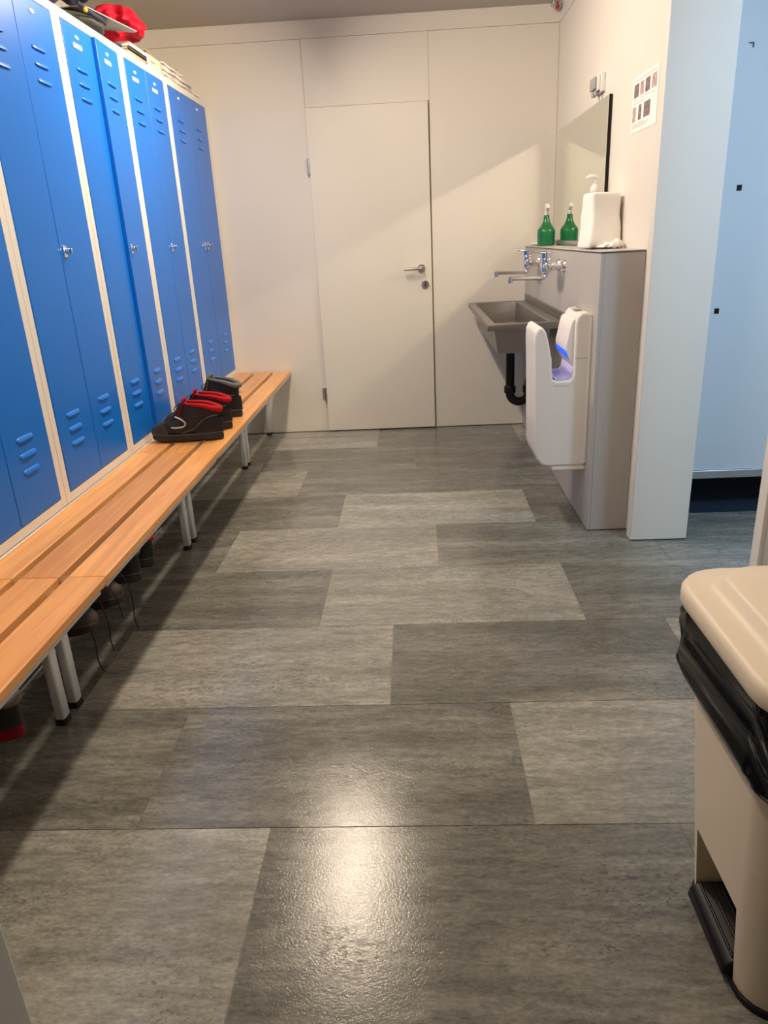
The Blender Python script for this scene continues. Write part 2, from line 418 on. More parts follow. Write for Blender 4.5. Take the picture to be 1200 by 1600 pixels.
def make_locker(ya, yb, label, locks, tags_, ajar=0):
    """ya far side, yb near side"""
    t = thing('locker', (-.855, (ya+yb)/2, LZ0), label, 'locker', 'row of blue steel lockers')
    bm = BM(); e = .0015; ya -= e; yb += e
    box(bm, -1.105, LX-.02, yb, ya, LZ0, LZ1)
    fr = .034
    box(bm, LX-.02, LX, yb, yb+fr, LZ0, LZ1); box(bm, LX-.02, LX, ya-fr, ya, LZ0, LZ1)
    box(bm, LX-.02, LX, yb+fr, ya-fr, LZ1-.031, LZ1); box(bm, LX-.02, LX, yb+fr, ya-fr, LZ0, LZ0+.031)
    obj('frame', bm, M['beige'], t, .0015)
    ym = (ya+yb)/2
    for k, (p, q) in enumerate(((yb+fr+.002, ym-.0015), (ym+.0015, ya-fr-.002))):
        d = obj('door', box(BM(), LX-.016, LX+.002, p, q, LZ0+.034, LZ1-.034), M['blue'], t, .002)
        cc = (p+q)/2 - .01
        origin(d, (LX, q if k else p, LZ0+.034))
        for zz in (1.89, 1.841, 1.792, .722, .671, .620):
            lb = BM(); louver(lb, cc, zz); obj('louver', lb, M['blue2'], d, smooth=True)
        kinds = tags_[k]
        if 'o' in kinds:
            lb = BM(); prism(lb, [(cc-.005+.016*math.cos(a*PI/8), 1.995+.006*math.sin(a*PI/8)) for a in range(16)], 'x', LX+.001, LX+.0045)
            obj('number_plate', lb, M['label'], d)
        if 'r' in kinds:
            lb = BM(); prism(lb, rrect(cc-.045, cc+.030, 1.958, 1.974, .005), 'x', LX+.001, LX+.0035)
            obj('name_plate', lb, M['label'], d)
        if locks[k]:
            yl = (q-.03) if k == 0 else (p+.03)
            lb = BM(); box(lb, LX, LX+.006, yl-.012, yl+.012, 1.236, 1.276); cyl(lb, (LX+.004, yl, 1.256), (LX+.022, yl, 1.256), .011, .010, 14)
            box(lb, LX+.02, LX+.030, yl-.003, yl+.003, 1.247, 1.265)
            obj('lock', lb, M['chrome'], d, .001)
        if ajar and k: d.rotation_euler = (0, 0, ajar)
    return t
make_locker(-.012, -.800, 'wide blue double locker at the back wall, duller blue, locks on both doors', (1, 1), ('o', 'o'))
make_locker(-.800, -1.405, 'blue double locker second from the back wall, white name plates', (0, 1), ('or', 'or'))
make_locker(-1.405, -2.012, 'blue double locker under the dark bag and red cloth, white name plates', (0, 1), ('or', 'or'), .055)
make_locker(-2.012, -2.632, 'blue double locker with bare number plate under the navy jacket', (0, 1), ('', 'o'))
make_locker(-2.632, -3.240, 'blue double locker cut by the left edge of the photo', (0, 1), ('o', 'o'))

# ================================================================ BENCHES (slatted seats on steel frames that also carry the lockers)
ZB = .434; XO = -.235; SW = .105; SG = .024
def make_bench(ya, yb, label, legs):
    t = thing('slatted_bench', (-.42, (ya+yb)/2, 0), label, 'bench', 'slatted benches along the lockers')
    for k in range(3):
        x1 = XO-k*(SW+SG); bm = BM(); box(bm, x1-SW, x1, yb+.0015, ya-.0015, ZB-.024, ZB)
        o = obj('slat', bm, M['slat'], t, .003); origin(o, (x1-SW/2, (ya+yb)/2, ZB-.012))
    bm = BM()
    box(bm, -.272, -.246, yb+.02, ya-.02, ZB-.043, ZB-.0245)
    box(bm, -1.09, -.598, yb+.003, ya-.003, ZB-.030, ZB+.0)
    obj('rail', bm, M['steel'], t, .002)
    for y in legs:
        bm = BM(); box(bm, -1.09, -.262, y-.017, y+.017, ZB-.052, ZB-.0245)
        obj('crossbar', bm, M['steel'], t, .002)
        for x in (-.42, -1.03):
            bm = BM(); prism(bm, rrect(x-.014, x+.014, y-.019, y+.019, .007), 'z', .014, ZB-.05)
            lg = obj('leg', bm, M['steel'], t, smooth=True)
            bm = BM(); prism(bm, rrect(x-.016, x+.016, y-.021, y+.021, .008), 'z', 0, .020); obj('foot_cap', bm, M['foot'], lg, smooth=True)
    return t
make_bench(-.004, -.800, 'short slatted wooden bench against the back wall', (-.045, -.762))
make_bench(-.800, -1.990, 'slatted wooden bench carrying the three safety boots', (-.838, -1.945))
make_bench(-1.990, -3.222, 'slatted wooden bench with an empty seat before the middle lockers', (-2.030, -3.182))
make_bench(-3.222, -4.20, 'slatted wooden bench cut by the left edge of the photo', (-3.262, -4.15))

# shoe rack under the benches: thin steel bars
t = thing('shoe_rack', (-.75, -3.0, 0), 'low wire shoe rack in the dark below the benches', 'shoe rack')
bm = BM()
for k in range(9):
    x = -1.00+.0625*k; tube(bm, [(x, -3.95, .128), (x, -2.1, .128)], .004, 6)
obj('bars', bm, M['steel'], t, smooth=True)
for y in (-2.12, -3.08, -3.93):
    bm = BM(); box(bm, -1.01, -.49, y-.01, y+.01, .114, .1235); box(bm, -1.01, -.99, y-.01, y+.01, 0, .11); box(bm, -.66, -.64, y-.01, y+.01, 0, .11)
    obj('support', bm, M['steel'], t, .001)

# ================================================================ BOOTS
def foot_ring(z, heel, toe, w, cxw=.25, n=28, pw=2.3, tilt=0):
    """closed outline in plan from heel (-x) to toe (+x); widest toward the ball"""
    pts = []
    for i in range(n):
        a = 2*PI*i/n; c, s = math.cos(a), math.sin(a)
        u = math.copysign(abs(c)**(2/pw), c); v = math.copysign(abs(s)**(2/pw), s)
        x = (heel+toe)/2 + (toe-heel)/2*u
        ww = w*(1+cxw*u*.8-.12*(1-abs(u)))
        pts.append((x, ww*v, z+tilt*(x-heel)))
    return pts

def make_boot(name, loc, rot, label, m_up='leather', m_col='red', m_sole='sole', m_tongue='red', m_cap='scuffed', group=None, hang=False, L=.30, high=.155, piping=True, flip=1, stripe=True):
    t = thing(name, loc, label, 'boot' if 'boot' in name else 'shoe', group, rot)
    h, to = -L/2, L/2
    def O(nm, bm, m, par=None, **kw):
        # local coordinates; neutralise the world shift done by obj()
        pr = par or t
        bmesh.ops.translate(bm, verts=bm.verts, vec=wloc(pr))
        return obj(nm, bm, M[m], pr, **kw)
    bm = BM()
    rings = [foot_ring(0.0, h+.006, to-.018, .040), foot_ring(.004, h+.001, to-.004, .044), foot_ring(.020, h, to, .0455), foot_ring(.034, h+.002, to, .0445), foot_ring(.038, h+.006, to-.006, .040)]
    for ring in rings[:2]:
        for i, (x, y, z) in enumerate(ring):
            if -.045 < x < -.012: ring[i] = (x, y*.93, z+.010)      # arch before the heel block
            if x > to-.06: ring[i] = (x, y, z+(x-(to-.06))*.16)
    loft(bm, rings)
    so = O('sole', bm, m_sole, smooth=True, sub=1)
    if stripe:
        bm = BM(); pth = [Vector((x, y*1.0+math.copysign(.0005, y), .0365)) for x, y, z in foot_ring(.036, h-.0005, to-.002, .0455)]
        tube(bm, pth+[pth[0]], .0016, 6); O('welt', bm, 'greypad' if m_sole == 'sole' else m_sole, so, smooth=True)
    H1 = high
    rings = [foot_ring(.033, h+.004, to-.004, .0425), foot_ring(.050, h+.002, to-.001, .0435), foot_ring(.066, h+.003, to-.010, .0425),
             foot_ring(.078, h+.006, to-.022, .0405), foot_ring(.088, h+.008, to-.050, .0390, .14), foot_ring(.098, h+.010, to-.085, .0375, .07),
             foot_ring(.112, h+.012, to-.122, .0365, .0), foot_ring(.130, h+.010, to-.148, .0375, .0), foot_ring(H1-.008, h+.004, to-.150, .0395, 0, tilt=.13)]
    rings.append([(x*.97+(h*.03), y*.86, z+.004) for x, y, z in rings[-1]])
    rings.append([((x-(h+.07))*.80+(h+.07), y*.74, z-.02) for x, y, z in rings[-2]])
    rings.append([((x-(h+.07))*.80+(h+.07), y*.74, .075) for x, y, z in rings[-3]])
    bm = BM(); loft(bm, rings, True, True)
    up = O('upper', bm, m_up, smooth=True, sub=1)
    for sg in (-1, 1):
        bm = BM(); tube(bm, smooth_path([(h+.012, sg*.036, .118), (h+.055, sg*.0395, .110), (h+.090, sg*.0425, .088), (h+.120, sg*.0455, .062), (h+.175, sg*.0475, .045)], 5), .0014, 6)
        O('side_seam', bm, 'greypad', up, smooth=True)
    # toe cap seam and scuffed overlay
    bm = BM(); pth = []
    for i in range(13):
        a = PI*i/12; pth.append((to-.082-.012*math.sin(a), .0425*math.cos(a), .046+.040*math.sin(a)))
    tube(bm, pth, .0016, 6); O('toe_seam', bm, 'lace', up, smooth=True)
    bm = BM(); rr = []
    for z, hx, tx, ww in ((.037, h, to-.001, .0445), (.050, h, to+.002, .0455), (.066, h, to-.007, .0442), (.078, h, to-.0195, .0420), (.0895, h, to-.0475, .0400), (.0945, h, to-.062, .0385)):
        ring = foot_ring(z, hx, tx, ww, .25 if z < .08 else .14); seg = [ring[k % 28] for k in range(-6, 7)]
        lim = to-.088+.25*max(0, z-.04)
        rr.append([(max(x, lim), y, z) for x, y, z in seg])
    loft(bm, rr, False, False, closed=False); O('toe_cap', bm, m_cap, up, smooth=True)
    # heel counter
    bm = BM(); rr = []
    for z, o_ in ((.036, .0036), (.060, .0040), (.085, .0036), (.104, .0012)):
        ring = [p for p in foot_ring(z, h+.003-o_, to-.004, .0425+o_*.5)]
        n = len(ring); seg = [ring[(n//2+k) % n] for k in range(-6, 7)]
        rr.append([(x, y*1.02+math.copysign(o_*.4, y) if abs(y) > 1e-4 else 0, z) for x, y, z in seg])
    loft(bm, rr, False, False, closed=False)
    O('heel_counter', bm, m_up, up, smooth=True)
    # padded collar: arc around the back of the opening
    top = rings[8]; n = len(top)
    arc = [Vector(top[k % n]) for k in range(3, n-2)]
    arc = [Vector((p.x, p.y*.95, p.z+.006-.016*max(0, 1-abs((p.x-h)/.07)))) for p in arc]
    bm = BM(); rad = [.0045+.0095*math.sin(PI*i/(len(arc)-1)) for i in range(len(arc))]
    tube(bm, arc, rad, 10); O('collar', bm, m_col, smooth=True, sub=1)
    # tongue
    bm = BM(); rr = []
    for k in range(8):
        s = k/7; x = (to-.115)-.052*s - .006*math.sin(PI*s); z = .095+(H1+.043-.095)*s; w = .020+.010*s - (.010 if k == 7 else 0); th = .006
        dx, dz = .8*th, .25*th
        rr.append([(x-dx, -w, z-dz), (x-dx-.004, 0, z-dz), (x-dx, w, z-dz), (x+dx*.4, w*.96, z+dz), (x+dx+.004, 0, z+dz), (x+dx*.4, -w*.96, z+dz)])
    loft(bm, rr); O('tongue', bm, m_tongue, smooth=True, sub=1)
    bm = BM(); rr = []
    for k in range(6):
        s = k/5; x = (to-.112)-.046*s; z = .098+(H1+.018-.098)*s; w = .021+.005*s
        rr.append([(x-.004, -w, z), (x+.004, -w*.9, z+.003), (x+.008, 0, z+.004), (x+.004, w*.9, z+.003), (x-.004, w, z)])
    loft(bm, rr, True, True); O('tongue_front', bm, m_up, smooth=True)
    # laces criss-crossing the instep
    bm = BM()
    for k in range(5):
        s = k/4; x = to-.095-.050*s; z = .092+.058*s; w = .021+.006*s
        for sg in (-1, 1):
            tube(bm, smooth_path([(x+.004, sg*w, z-.006), (x+.008, 0, z+.008), (x-.006, -sg*(w+.002), z+.006)], 4), .0024, 6)
    for sg in (-1, 1):
        tube(bm, smooth_path([(to-.145, 0, .160), (to-.135, sg*.02, .166), (to-.125, sg*.036, .150), (to-.135, sg*.030, .136)], 5), .0022, 6)
    O('lace', bm, 'lace', smooth=True)
    if piping:
        for sg in (-1, 1):
            bm = BM(); pth = smooth_path([(to-.125, sg*.040, .118), (to-.150, sg*.0412, .106), (to-.168, sg*.0425, .088), (to-.160, sg*.0438, .074), (to-.130, sg*.0448, .069), (to-.105, sg*.0445, .071)], 5)
            tube(bm, pth, .0038, 8); O('piping', bm, 'reflect', smooth=True)
    if hang:
        for sg, ln in hang:
            bm = BM(); P0 = Vector((to-.125, sg*.03, .150))
            pts = [P0, P0+Vector((.05, sg*.022, .0)), P0+Vector((.112, sg*.026, -.07)), P0+Vector((.131, sg*.024, -.15)), P0+Vector((.128, sg*.022, -.15-ln*.6)), P0+Vector((.137, sg*.015, -.15-ln))]
            tube(bm, smooth_path(pts, 6), .0021, 6); O('hanging_lace', bm, 'lace', smooth=True)
    return t
ZS = ZB
g1 = 'safety boots on the bench'
make_boot('safety_boot', (-.420, -1.80, ZS), PI+.03, 'black safety boot with red collar nearest on the bench', group=g1, L=.325)
make_boot('safety_boot', (-.425, -1.60, ZS), PI-.02, 'black safety boot with red collar behind the nearest boot', group=g1, L=.325)
make_boot('safety_boot', (-.425, -1.31, ZS), PI-.30, 'black safety boot with grey collar, farthest on the bench', m_col='greypad', m_tongue='greypad', group=g1, L=.325, high=.175, piping=False)
# shoes below the bench, on the rack
ZR = .133; g2 = 'worn shoes on the rack below the bench'
make_boot('work_shoe', (-.530, -3.500, ZR), PI, 'dark work shoe with red sole below the bench at the left photo edge', m_up='leather', m_col='leather2', m_sole='redsole', group=g2, piping=False, high=.125, m_tongue='leather')
make_boot('work_shoe', (-.555, -2.985, ZR), 0, 'dusty grey work shoe with two laces hanging nearest the bench leg', m_up='leather2', m_tongue='greypad', m_col='greypad', group=g2, piping=False, hang=((-1, .12), (1, .10)), high=.13)
make_boot('work_shoe', (-.540, -2.815, ZR), .05, 'dusty grey work shoe with one very long dark lace hanging', m_up='leather2', m_tongue='greypad', m_col='greypad', group=g2, piping=False, hang=((-1, .03), (1, .125)), high=.13)
make_boot('work_shoe', (-.545, -2.625, ZR), PI, 'black work shoe in shadow behind the shoe with the long lace', m_tongue='leather2', m_col='leather2', group=g2, piping=False, high=.13)
make_boot('work_shoe', (-.540, -2.495, ZR), PI, 'black work shoe with dark red collar, farthest below the bench', m_tongue='red', m_col='red', group=g2, piping=False, high=.13)

# ================================================================ THINGS ON THE LOCKERS
def blob(c, r, seed, amp=.25, freq=6., n=4, fold=1.0, flat_z=None):
    bm = BM(); bmesh.ops.create_icosphere(bm, subdivisions=n, radius=1)
    sv = Vector((seed*3.1, seed*1.7, seed*.9))
    for v in bm.verts:
        d = v.co.normalized()
        p = Vector((d.x*r[0], d.y*r[1], d.z*r[2]))
        q = noise.noise_vector(p*freq*.7+sv)*.45
        k = 1-abs(noise.noise((p+q*.14)*freq+sv))*2*fold
        k2 = noise.noise(p*freq*2.3+sv)
        v.co = p*(1+amp*(k-.45)+amp*.25*k2) + Vector(c)
        if flat_z is not None and v.co.z < flat_z: v.co.z = flat_z + (v.co.z-flat_z)*.03
    return bm
ZT = LZ1
def single(name, bm, m, label, cat, group=None, c=None, **kw):
    o = obj(name, bm, m, None, **kw); tag(o, label, cat, group)
    if c: origin(o, c)
    return o
single('folded_jacket', blob((-.70, -2.02, ZT+.080), (.12, .155, .080), 3, .24, 10, flat_z=ZT+.001), M['navy'], 'crumpled navy jacket heaped on top of the lockers', 'jacket', c=(-.71, -2.1, ZT), smooth=True)
t = thing('sports_bag', (-.70, -1.62, ZT), 'dark green bag with small yellow badge under the grey board', 'bag')
obj('body', blob((-.700, -1.63, ZT+.028), (.105, .185, .030), 11, .12, 7, flat_z=ZT+.001), M['olive'], t, smooth=True)
bm = BM(); bmesh.ops.create_icosphere(bm, subdivisions=2, radius=1)
for v in bm.verts: v.co = Vector((-.586+v.co.x*.008, -1.765+v.co.y*.013, ZT+.040+v.co.z*.009))
obj('badge', bm, M['yellow'], t, smooth=True)
bm = BM(); tube(bm, smooth_path([(-.60, -1.80, ZT+.056), (-.585, -1.72, ZT+.042), (-.585, -1.60, ZT+.044), (-.61, -1.50, ZT+.056)], 6), .008, 8, .4); obj('strap', bm, M['navy'], t, smooth=True)
single('folded_shirt', blob((-.625, -1.815, ZT+.112), (.050, .042, .045), 5, .22, 15), M['pink'], 'pale pinkish printed shirt tucked beside the navy jacket', 'shirt', c=(-.625, -1.815, ZT+.08), smooth=True)
single('quilted_hood', blob((-.655, -1.695, ZT+.135), (.065, .075, .052), 8, .25, 12), M['navy'], 'navy quilted hood between the pinkish shirt and the red jacket', 'hood', c=(-.655, -1.695, ZT+.09), smooth=True)
bm = BM(); prism(bm, [(-.80, -1.70), (-.605, -1.73), (-.550, -1.30), (-.568, -1.285), (-.76, -1.44)], 'z', ZT+.068, ZT+.072)
for v in bm.verts: v.co.z += .02*(v.co.y+1.50)
single('grey_board', bm, M['board'], 'thin grey board jutting out between dark bag and red jacket', 'board', c=(-.66, -1.52, ZT+.08), bevel=.001)
single('red_jacket', blob((-.675, -1.185, ZT+.130), (.105, .125, .062), 17, .36, 15, n=5), M['redcloth'], 'bright red padded jacket bunched up and hanging over the locker edge', 'jacket', c=(-.67, -1.18, ZT+.07), smooth=True)
single('dark_cloth', blob((-.665, -1.345, ZT+.016), (.055, .050, .016), 19, .15, 12, flat_z=ZT+.001), M['navy'], 'dark blue cloth squeezed below the red jacket', 'cloth', c=(-.665, -1.345, ZT), smooth=True)
# books
y0 = -1.28
for k, (dz, th, m_, lab) in enumerate(((0, .018, 'card', 'brown covered book at the bottom of the book stack'), (.0185, .012, 'edge', 'thin dark book in the middle of the book stack'), (.031, .018, 'paperw', 'book with white spine on top of the book stack'))):
    t = thing('book', (-.72, -1.13, ZT+dz+.001), lab, 'book', 'books stacked on the lockers')
    a, b = -.83, -.612+.004*k
    bm = BM(); z = ZT+dz+.001
    box(bm, a, b, y0+.01*k, y0+.25, z, z+.002); box(bm, a, b, y0+.01*k, y0+.25, z+th-.002, z+th-.0005); box(bm, b-.002, b, y0+.01*k, y0+.25, z, z+th-.0005)
    obj('cover', bm, M[m_], t)
    obj('pages', box(BM(), a+.002, b-.003, y0+.01*k+.003, y0+.246, z+.0021, z+th-.0022), M['news'], t)
t = thing('carton', (-.73, -.91, ZT), 'small pale open cardboard carton beside the books on the lockers', 'carton')
bm = BM(); ca = (-.85, -.613, -1.02, -.80)
box(bm, ca[0], ca[1], ca[2], ca[3], ZT+.001, ZT+.004); th = .003
box(bm, ca[1]-th, ca[1], ca[2], ca[3], ZT+.001, ZT+.058); box(bm, ca[0], ca[0]+th, ca[2], ca[3], ZT+.001, ZT+.058)
box(bm, ca[0], ca[1], ca[2], ca[2]+th, ZT+.001, ZT+.058); box(bm, ca[0], ca[1], ca[3]-th, ca[3], ZT+.001, ZT+.058)
obj('body', bm, mat('pale_card', (.66, .56, .44), .8), t)
bm = BM(); box(bm, -.613, -.611, -.96, -.90, ZT+.030, ZT+.036); obj('print', bm, M['card'], t)
bm = BM(); prism(bm, [(-.625, -1.02), (-.613, -1.02), (-.613, -.80), (-.625, -.80)], 'z', ZT+.058, ZT+.060); obj('flap', bm, M['card'], t)
bm = BM(); prism(bm, [(-.82, -1.0), (-.62, -.985), (-.63, -.78), (-.83, -.80)], 'z', ZT+.064, ZT+.070)
for v in bm.verts: v.co.z += (v.co.y+.9)*-.06 + .004
single('brown_folder', bm, M['card'], 'brown card folder lying on the pale carton', 'folder', c=(-.72, -.9, ZT+.066))
# newspapers
for k in range(8):
    bm = BM(); n = 14; rows = []
    a0 = -.785+.012*math.sin(k*2.1); b0 = -.05-.052*k - .014*(k % 2)*1.5; z0 = ZT+.0012+.0084*k
    for i in range(n+1):
        y = a0+(b0-a0)*i/n; zz = z0 + .0004*math.sin(i*1.7+k*2)
        xo = -.614+.007*math.sin(k*1.9)+.003*math.sin(i*.9+k)
        rows.append([(-.84, y, zz), (xo, y, zz), (xo+.002, y, zz+.0036), (xo, y, zz+.0074), (-.84, y, zz+.0074)])
    loft(bm, rows)
    labs = ['bottom', 'second', 'third', 'fourth', 'fifth', 'sixth', 'seventh', 'topmost']
    single('newspaper', bm, M['news'], labs[k]+' newspaper counted upward in the pile on the far lockers', 'newspaper', 'newspapers piled on the far lockers', c=(-.72, -.45, z0), smooth=True)
single('crumpled_paper', blob((-.66, -.52, ZT+.078), (.04, .030, .010), 23, .4, 20, n=3), M['card'], 'small crumpled brown paper on top of the newspaper pile', 'paper', c=(-.66, -.52, ZT+.068), smooth=True)

# ================================================================ BOXING (half-height service wall) WITH SINK
XB, YB, HB = 1.340, -1.9645, 1.158
t = thing('service_boxing', (1.425, -.98, 0), 'grey half-height boxing on the right wall that carries sink, taps and hand dryer', 'boxing')
obj('front_panel', box(BM(), XB, XB+.014, YB, -.003, .004, HB-.006), M['box'], t, .0015)
obj('end_panel', box(BM(), XB+.0142, XR-.001, YB, YB+.014, .004, HB-.006), M['box'], t, .001)
obj('top_edge', box(BM(), XB-.003, XR-.001, YB-.003, -.003, HB-.006, HB-.003), M['edge'], t)
obj('top', box(BM(), XB, XR-.001, YB, -.003, HB-.003, HB), M['boxtop'], t)

# mirror
t = thing('mirror', (XR, -.71, 1.18), 'large frameless wall mirror with black edge over the boxing', 'mirror')
obj('glass', box(BM(), 1.4935, 1.496, -1.318, -.10, 1.188, 1.785), M['mirror'], t)
obj('backing', box(BM(), 1.4962, 1.509, -1.322, -.096, 1.186, 1.787), M['black'], t)
obj('ledge', box(BM(), 1.486, 1.509, -1.318, -.10, 1.168, 1.1855), M['alu'], t, .001)

# socket above the mirror
t = thing('wall_socket', (XR, -1.09, 1.86), 'small white and grey socket box above the mirror', 'socket')
obj('back_box', box(BM(), XR-.020, XR-.0005, -1.175, -1.035, 1.822, 1.900), M['white'], t, .003)
obj('cover', box(BM(), XR-.034, XR-.0205, -1.165, -1.045, 1.829, 1.893), M['white'], t, .003)
obj('flap', box(BM(), XR-.046, XR-.0345, -1.150, -1.060, 1.836, 1.886), M['lcd'], t, .003)
for y in (-1.075, -1.13):
    bm = BM(); cyl(bm, (XR-.030, y, 1.812), (XR-.030, y, 1.829), .010, None, 12); obj('cable_gland', bm, M['lcd'], t, smooth=True)

# instruction sheet (photo strip page)
t = thing('instruction_sheet', (XR, -1.80, 1.69), 'white instruction sheet with two rows of small photos beside the mirror', 'poster')
XS = XR-.0016
obj('sheet', box(BM(), XS, XR-.0004, -1.966, -1.640, 1.588, 1.783), M['paperw'], t)
def sheet_rect(nm, ya, yb, za, zb, m): obj(nm, box(BM(), XS-.0005, XS-.0001, yb, ya, zb, za), M[m], t)
for i, (a, b, m_) in enumerate(((-1.662, -1.725, 'ink'), (-1.742, -1.788, 'ink2'), (-1.808, -1.864, 'ink'), (-1.888, -1.944, 'ink2'))):
    sheet_rect('photo', a, b, 1.758, 1.712, m_)
for a, b, m_ in ((-1.655, -1.70, 'ink2'), (-1.735, -1.772, 'ink'), (-1.805, -1.882, 'ink')):
    sheet_rect('photo', a, b, 1.680, 1.628, m_)
bm = BM()
for z, a, b in ((1.769, -1.665, -1.945), (1.7035, -1.665, -1.72), (1.7035, -1.742, -1.790), (1.7035, -1.81, -1.87), (1.699, -1.888, -1.930), (1.691, -1.66, -1.80), (1.619, -1.66, -1.80), (1.612, -1.66, -1.87), (1.606, -1.66, -1.84)):
    box(bm, XS-.0005, XS-.0001, b, a, z-.0016, z+.0012)
obj('text_line', bm, M['text'], t)['kind'] = 'stuff'

# sink
t = thing('trough_sink', (1.15, -.72, .69), 'stainless steel trough sink fixed to the grey boxing', 'sink')
sx0, sx1, sy0, sy1, sz = .966, 1.3385, -1.36, -.10, .834
bm = BM()
def rect(x0, x1, y0, y1, z): return [(x0, y0, z), (x1, y0, z), (x1, y1, z), (x0, y1, z)]
rim = .042
ix0, ix1, iy0, iy1 = sx0+rim, sx1-.075, sy0+rim, sy1-rim
loft(bm, [rect(sx0+.002, sx1, sy0+.002, sy1-.002, sz-.032), rect(sx0, sx1, sy0, sy1, sz-.030), rect(sx0, sx1, sy0, sy1, sz-.002), rect(sx0+.002, sx1, sy0+.002, sy1-.002, sz),
          rect(ix0-.004, ix1+.004, iy0-.004, iy1+.004, sz), rect(ix0, ix1, iy0, iy1, sz-.004), rect(ix0+.008, ix1-.006, iy0+.008, iy1-.008, .706), rect(ix0+.02, ix1-.018, iy0+.02, iy1-.02, .700)], False, True)
obj('rim_and_bowl', bm, M['sink'], t, .001)
bm = BM(); loft(bm, [rect(ix0-.006, ix1+.01, iy0-.010, iy1+.01, sz-.030), rect(ix0+.014, ix1-.006, iy0+.012, iy1-.012, .685)], False, True); obj('outer_bowl', bm, M['sink'], t, .001)
obj('upstand', box(BM(), sx1-.014, sx1, sy0, sy1, sz+.0005, sz+.038), M['sink'], t, .002)
obj('bracket', box(BM(), sx0+.02, sx1, sy0+.30, sy0+.33, sz-.06, sz-.033), M['sink'], t, .001)
bm = BM(); lathe(bm, (1.13, -.72, .7005), [(.035, 0), (.034, .002), (.02, .003)]); obj('drain', bm, M['chrome'], t, smooth=True)
# trap
t = thing('drain_trap', (1.165, -.72, .33), 'black plastic drain trap under the steel sink', 'pipe')
PX, PY = 1.148, -.80
bm = BM(); cyl(bm, (PX, PY, .684), (PX, PY, .40), .0245, None, 20); obj('down_pipe', bm, M['pipe'], t, smooth=True)
bm = BM(); R = .052
pts = [(PX, PY, .402)]+[(PX+R-R*math.cos(a), PY, .385-R*math.sin(a)) for a in [PI*i/12 for i in range(13)]]+[(PX+2*R, PY, .42), (PX+2*R+.004, PY, .455), (PX+2*R+.022, PY, .480), (PX+2*R+.05, PY, .488), (XB, PY, .488)]
tube(bm, pts, .0245, 16); obj('bend', bm, M['pipe'], t, smooth=True)
bm = BM(); cyl(bm, (PX, PY, .425), (PX, PY, .385), .033, None, 20); cyl(bm, (PX+2*R, PY, .425), (PX+2*R, PY, .385), .033, None, 20); cyl(bm, (XB-.012, PY, .488), (XB-.0005, PY, .488), .036, None, 20)
obj('nut', bm, M['pipe'], t, .003)

# taps
def make_tap(y, label, swing):
    t = thing('mixer_tap', (XB, y, 1.07), label, 'tap', 'mixer taps over the sink')
    zc = 1.082; xc = XB-.075
    bm = BM(); cyl(bm, (xc, y-.070, zc), (xc, y+.070, zc), .021, None, 18); cyl(bm, (xc, y, zc-.028), (xc, y, zc+.036), .025, .024, 20)
    obj('body', bm, M['chrome'], t, .003)
    for s in (-1, 1):
        bm = BM(); cyl(bm, (XB-.0005, y+s*.070, zc), (XB-.012, y+s*.070, zc), .032, .026, 20); cyl(bm, (XB-.010, y+s*.070, zc), (xc-.004, y+s*.070, zc), .014, None, 14)
        bmn = cyl(bm, (xc+.030, y+s*.070, zc), (xc+.012, y+s*.070, zc), .021, None, 6)
        obj('union', bm, M['chrome'], t, .0015)
    bm = BM(); cyl(bm, (xc, y, zc+.036), (xc, y, zc+.064), .0225, .0215, 20); tube(bm, [(xc, y, zc+.060), (xc-.03, y+.008, zc+.066), (xc-.07, y+.016, zc+.070)], [.010, .008, .006], 10, .7)
    lv = obj('lever', bm, M['chrome'], t, .002)
    bm = BM(); pts = [(xc-.0232*math.cos(a), y-.0232*math.sin(a)) for a in [(-.4+.25*i) for i in range(7)]]
    pts2 = [(xc-.0222*math.cos(a), y-.0222*math.sin(a)) for a in reversed([(-.4+.25*i) for i in range(7)])]
    prism(bm, pts+pts2, 'z', zc+.038, zc+.060); obj('blue_band', bm, mat('blue_tap_band', (.02, .10, .42), .4), lv, smooth=True)
    dx, dy = math.cos(swing), math.sin(swing)
    def Q(d, z): return (xc-d*dx, y-d*dy, z)
    bm = BM(); tube(bm, smooth_path([Q(0, zc-.025), Q(0, zc-.042), Q(.012, zc-.054), Q(.04, zc-.055), Q(.12, zc-.052), Q(.185, zc-.050)], 5), .0095, 12)
    cyl(bm, Q(.175, zc-.047), Q(.175, zc-.072), .0115, None, 14); cyl(bm, Q(0, zc-.024), Q(0, zc-.038), .015, None, 16)
    obj('spout', bm, M['chrome'], t, smooth=True)
    return t
make_tap(-.60, 'chrome mixer tap farther away, near the green spray bottle', -.06)
make_tap(-1.20, 'chrome mixer tap nearer the hand dryer', .05)

# hand dryer
t = thing('hand_dryer', (1.23, -1.75, .26), 'white jet hand dryer on the grey boxing with blue lit window', 'hand dryer')
ya, yb = -1.62, -1.882
prof = [(XB-.0005, .915), (1.320, .925), (1.292, .922), (1.278, .905), (1.273, .880), (1.273, .680), (1.268, .660), (1.255, .650), (1.205, .649), (1.190, .655), (1.184, .675),
        (1.181, .740), (1.165, .815), (1.155, .850), (1.143, .868), (1.130, .873), (1.118, .866), (1.109, .845), (1.108, .800), (1.112, .700), (1.116, .500), (1.120, .345), (1.128, .312), (1.150, .283), (1.175, .275), (XB-.0005, .275)]
bm = BM(); prism(bm, list(reversed(prof)), 'y', yb, ya)
obj('shell', bm, M['white'], t, .010, seg=4, angle=60)
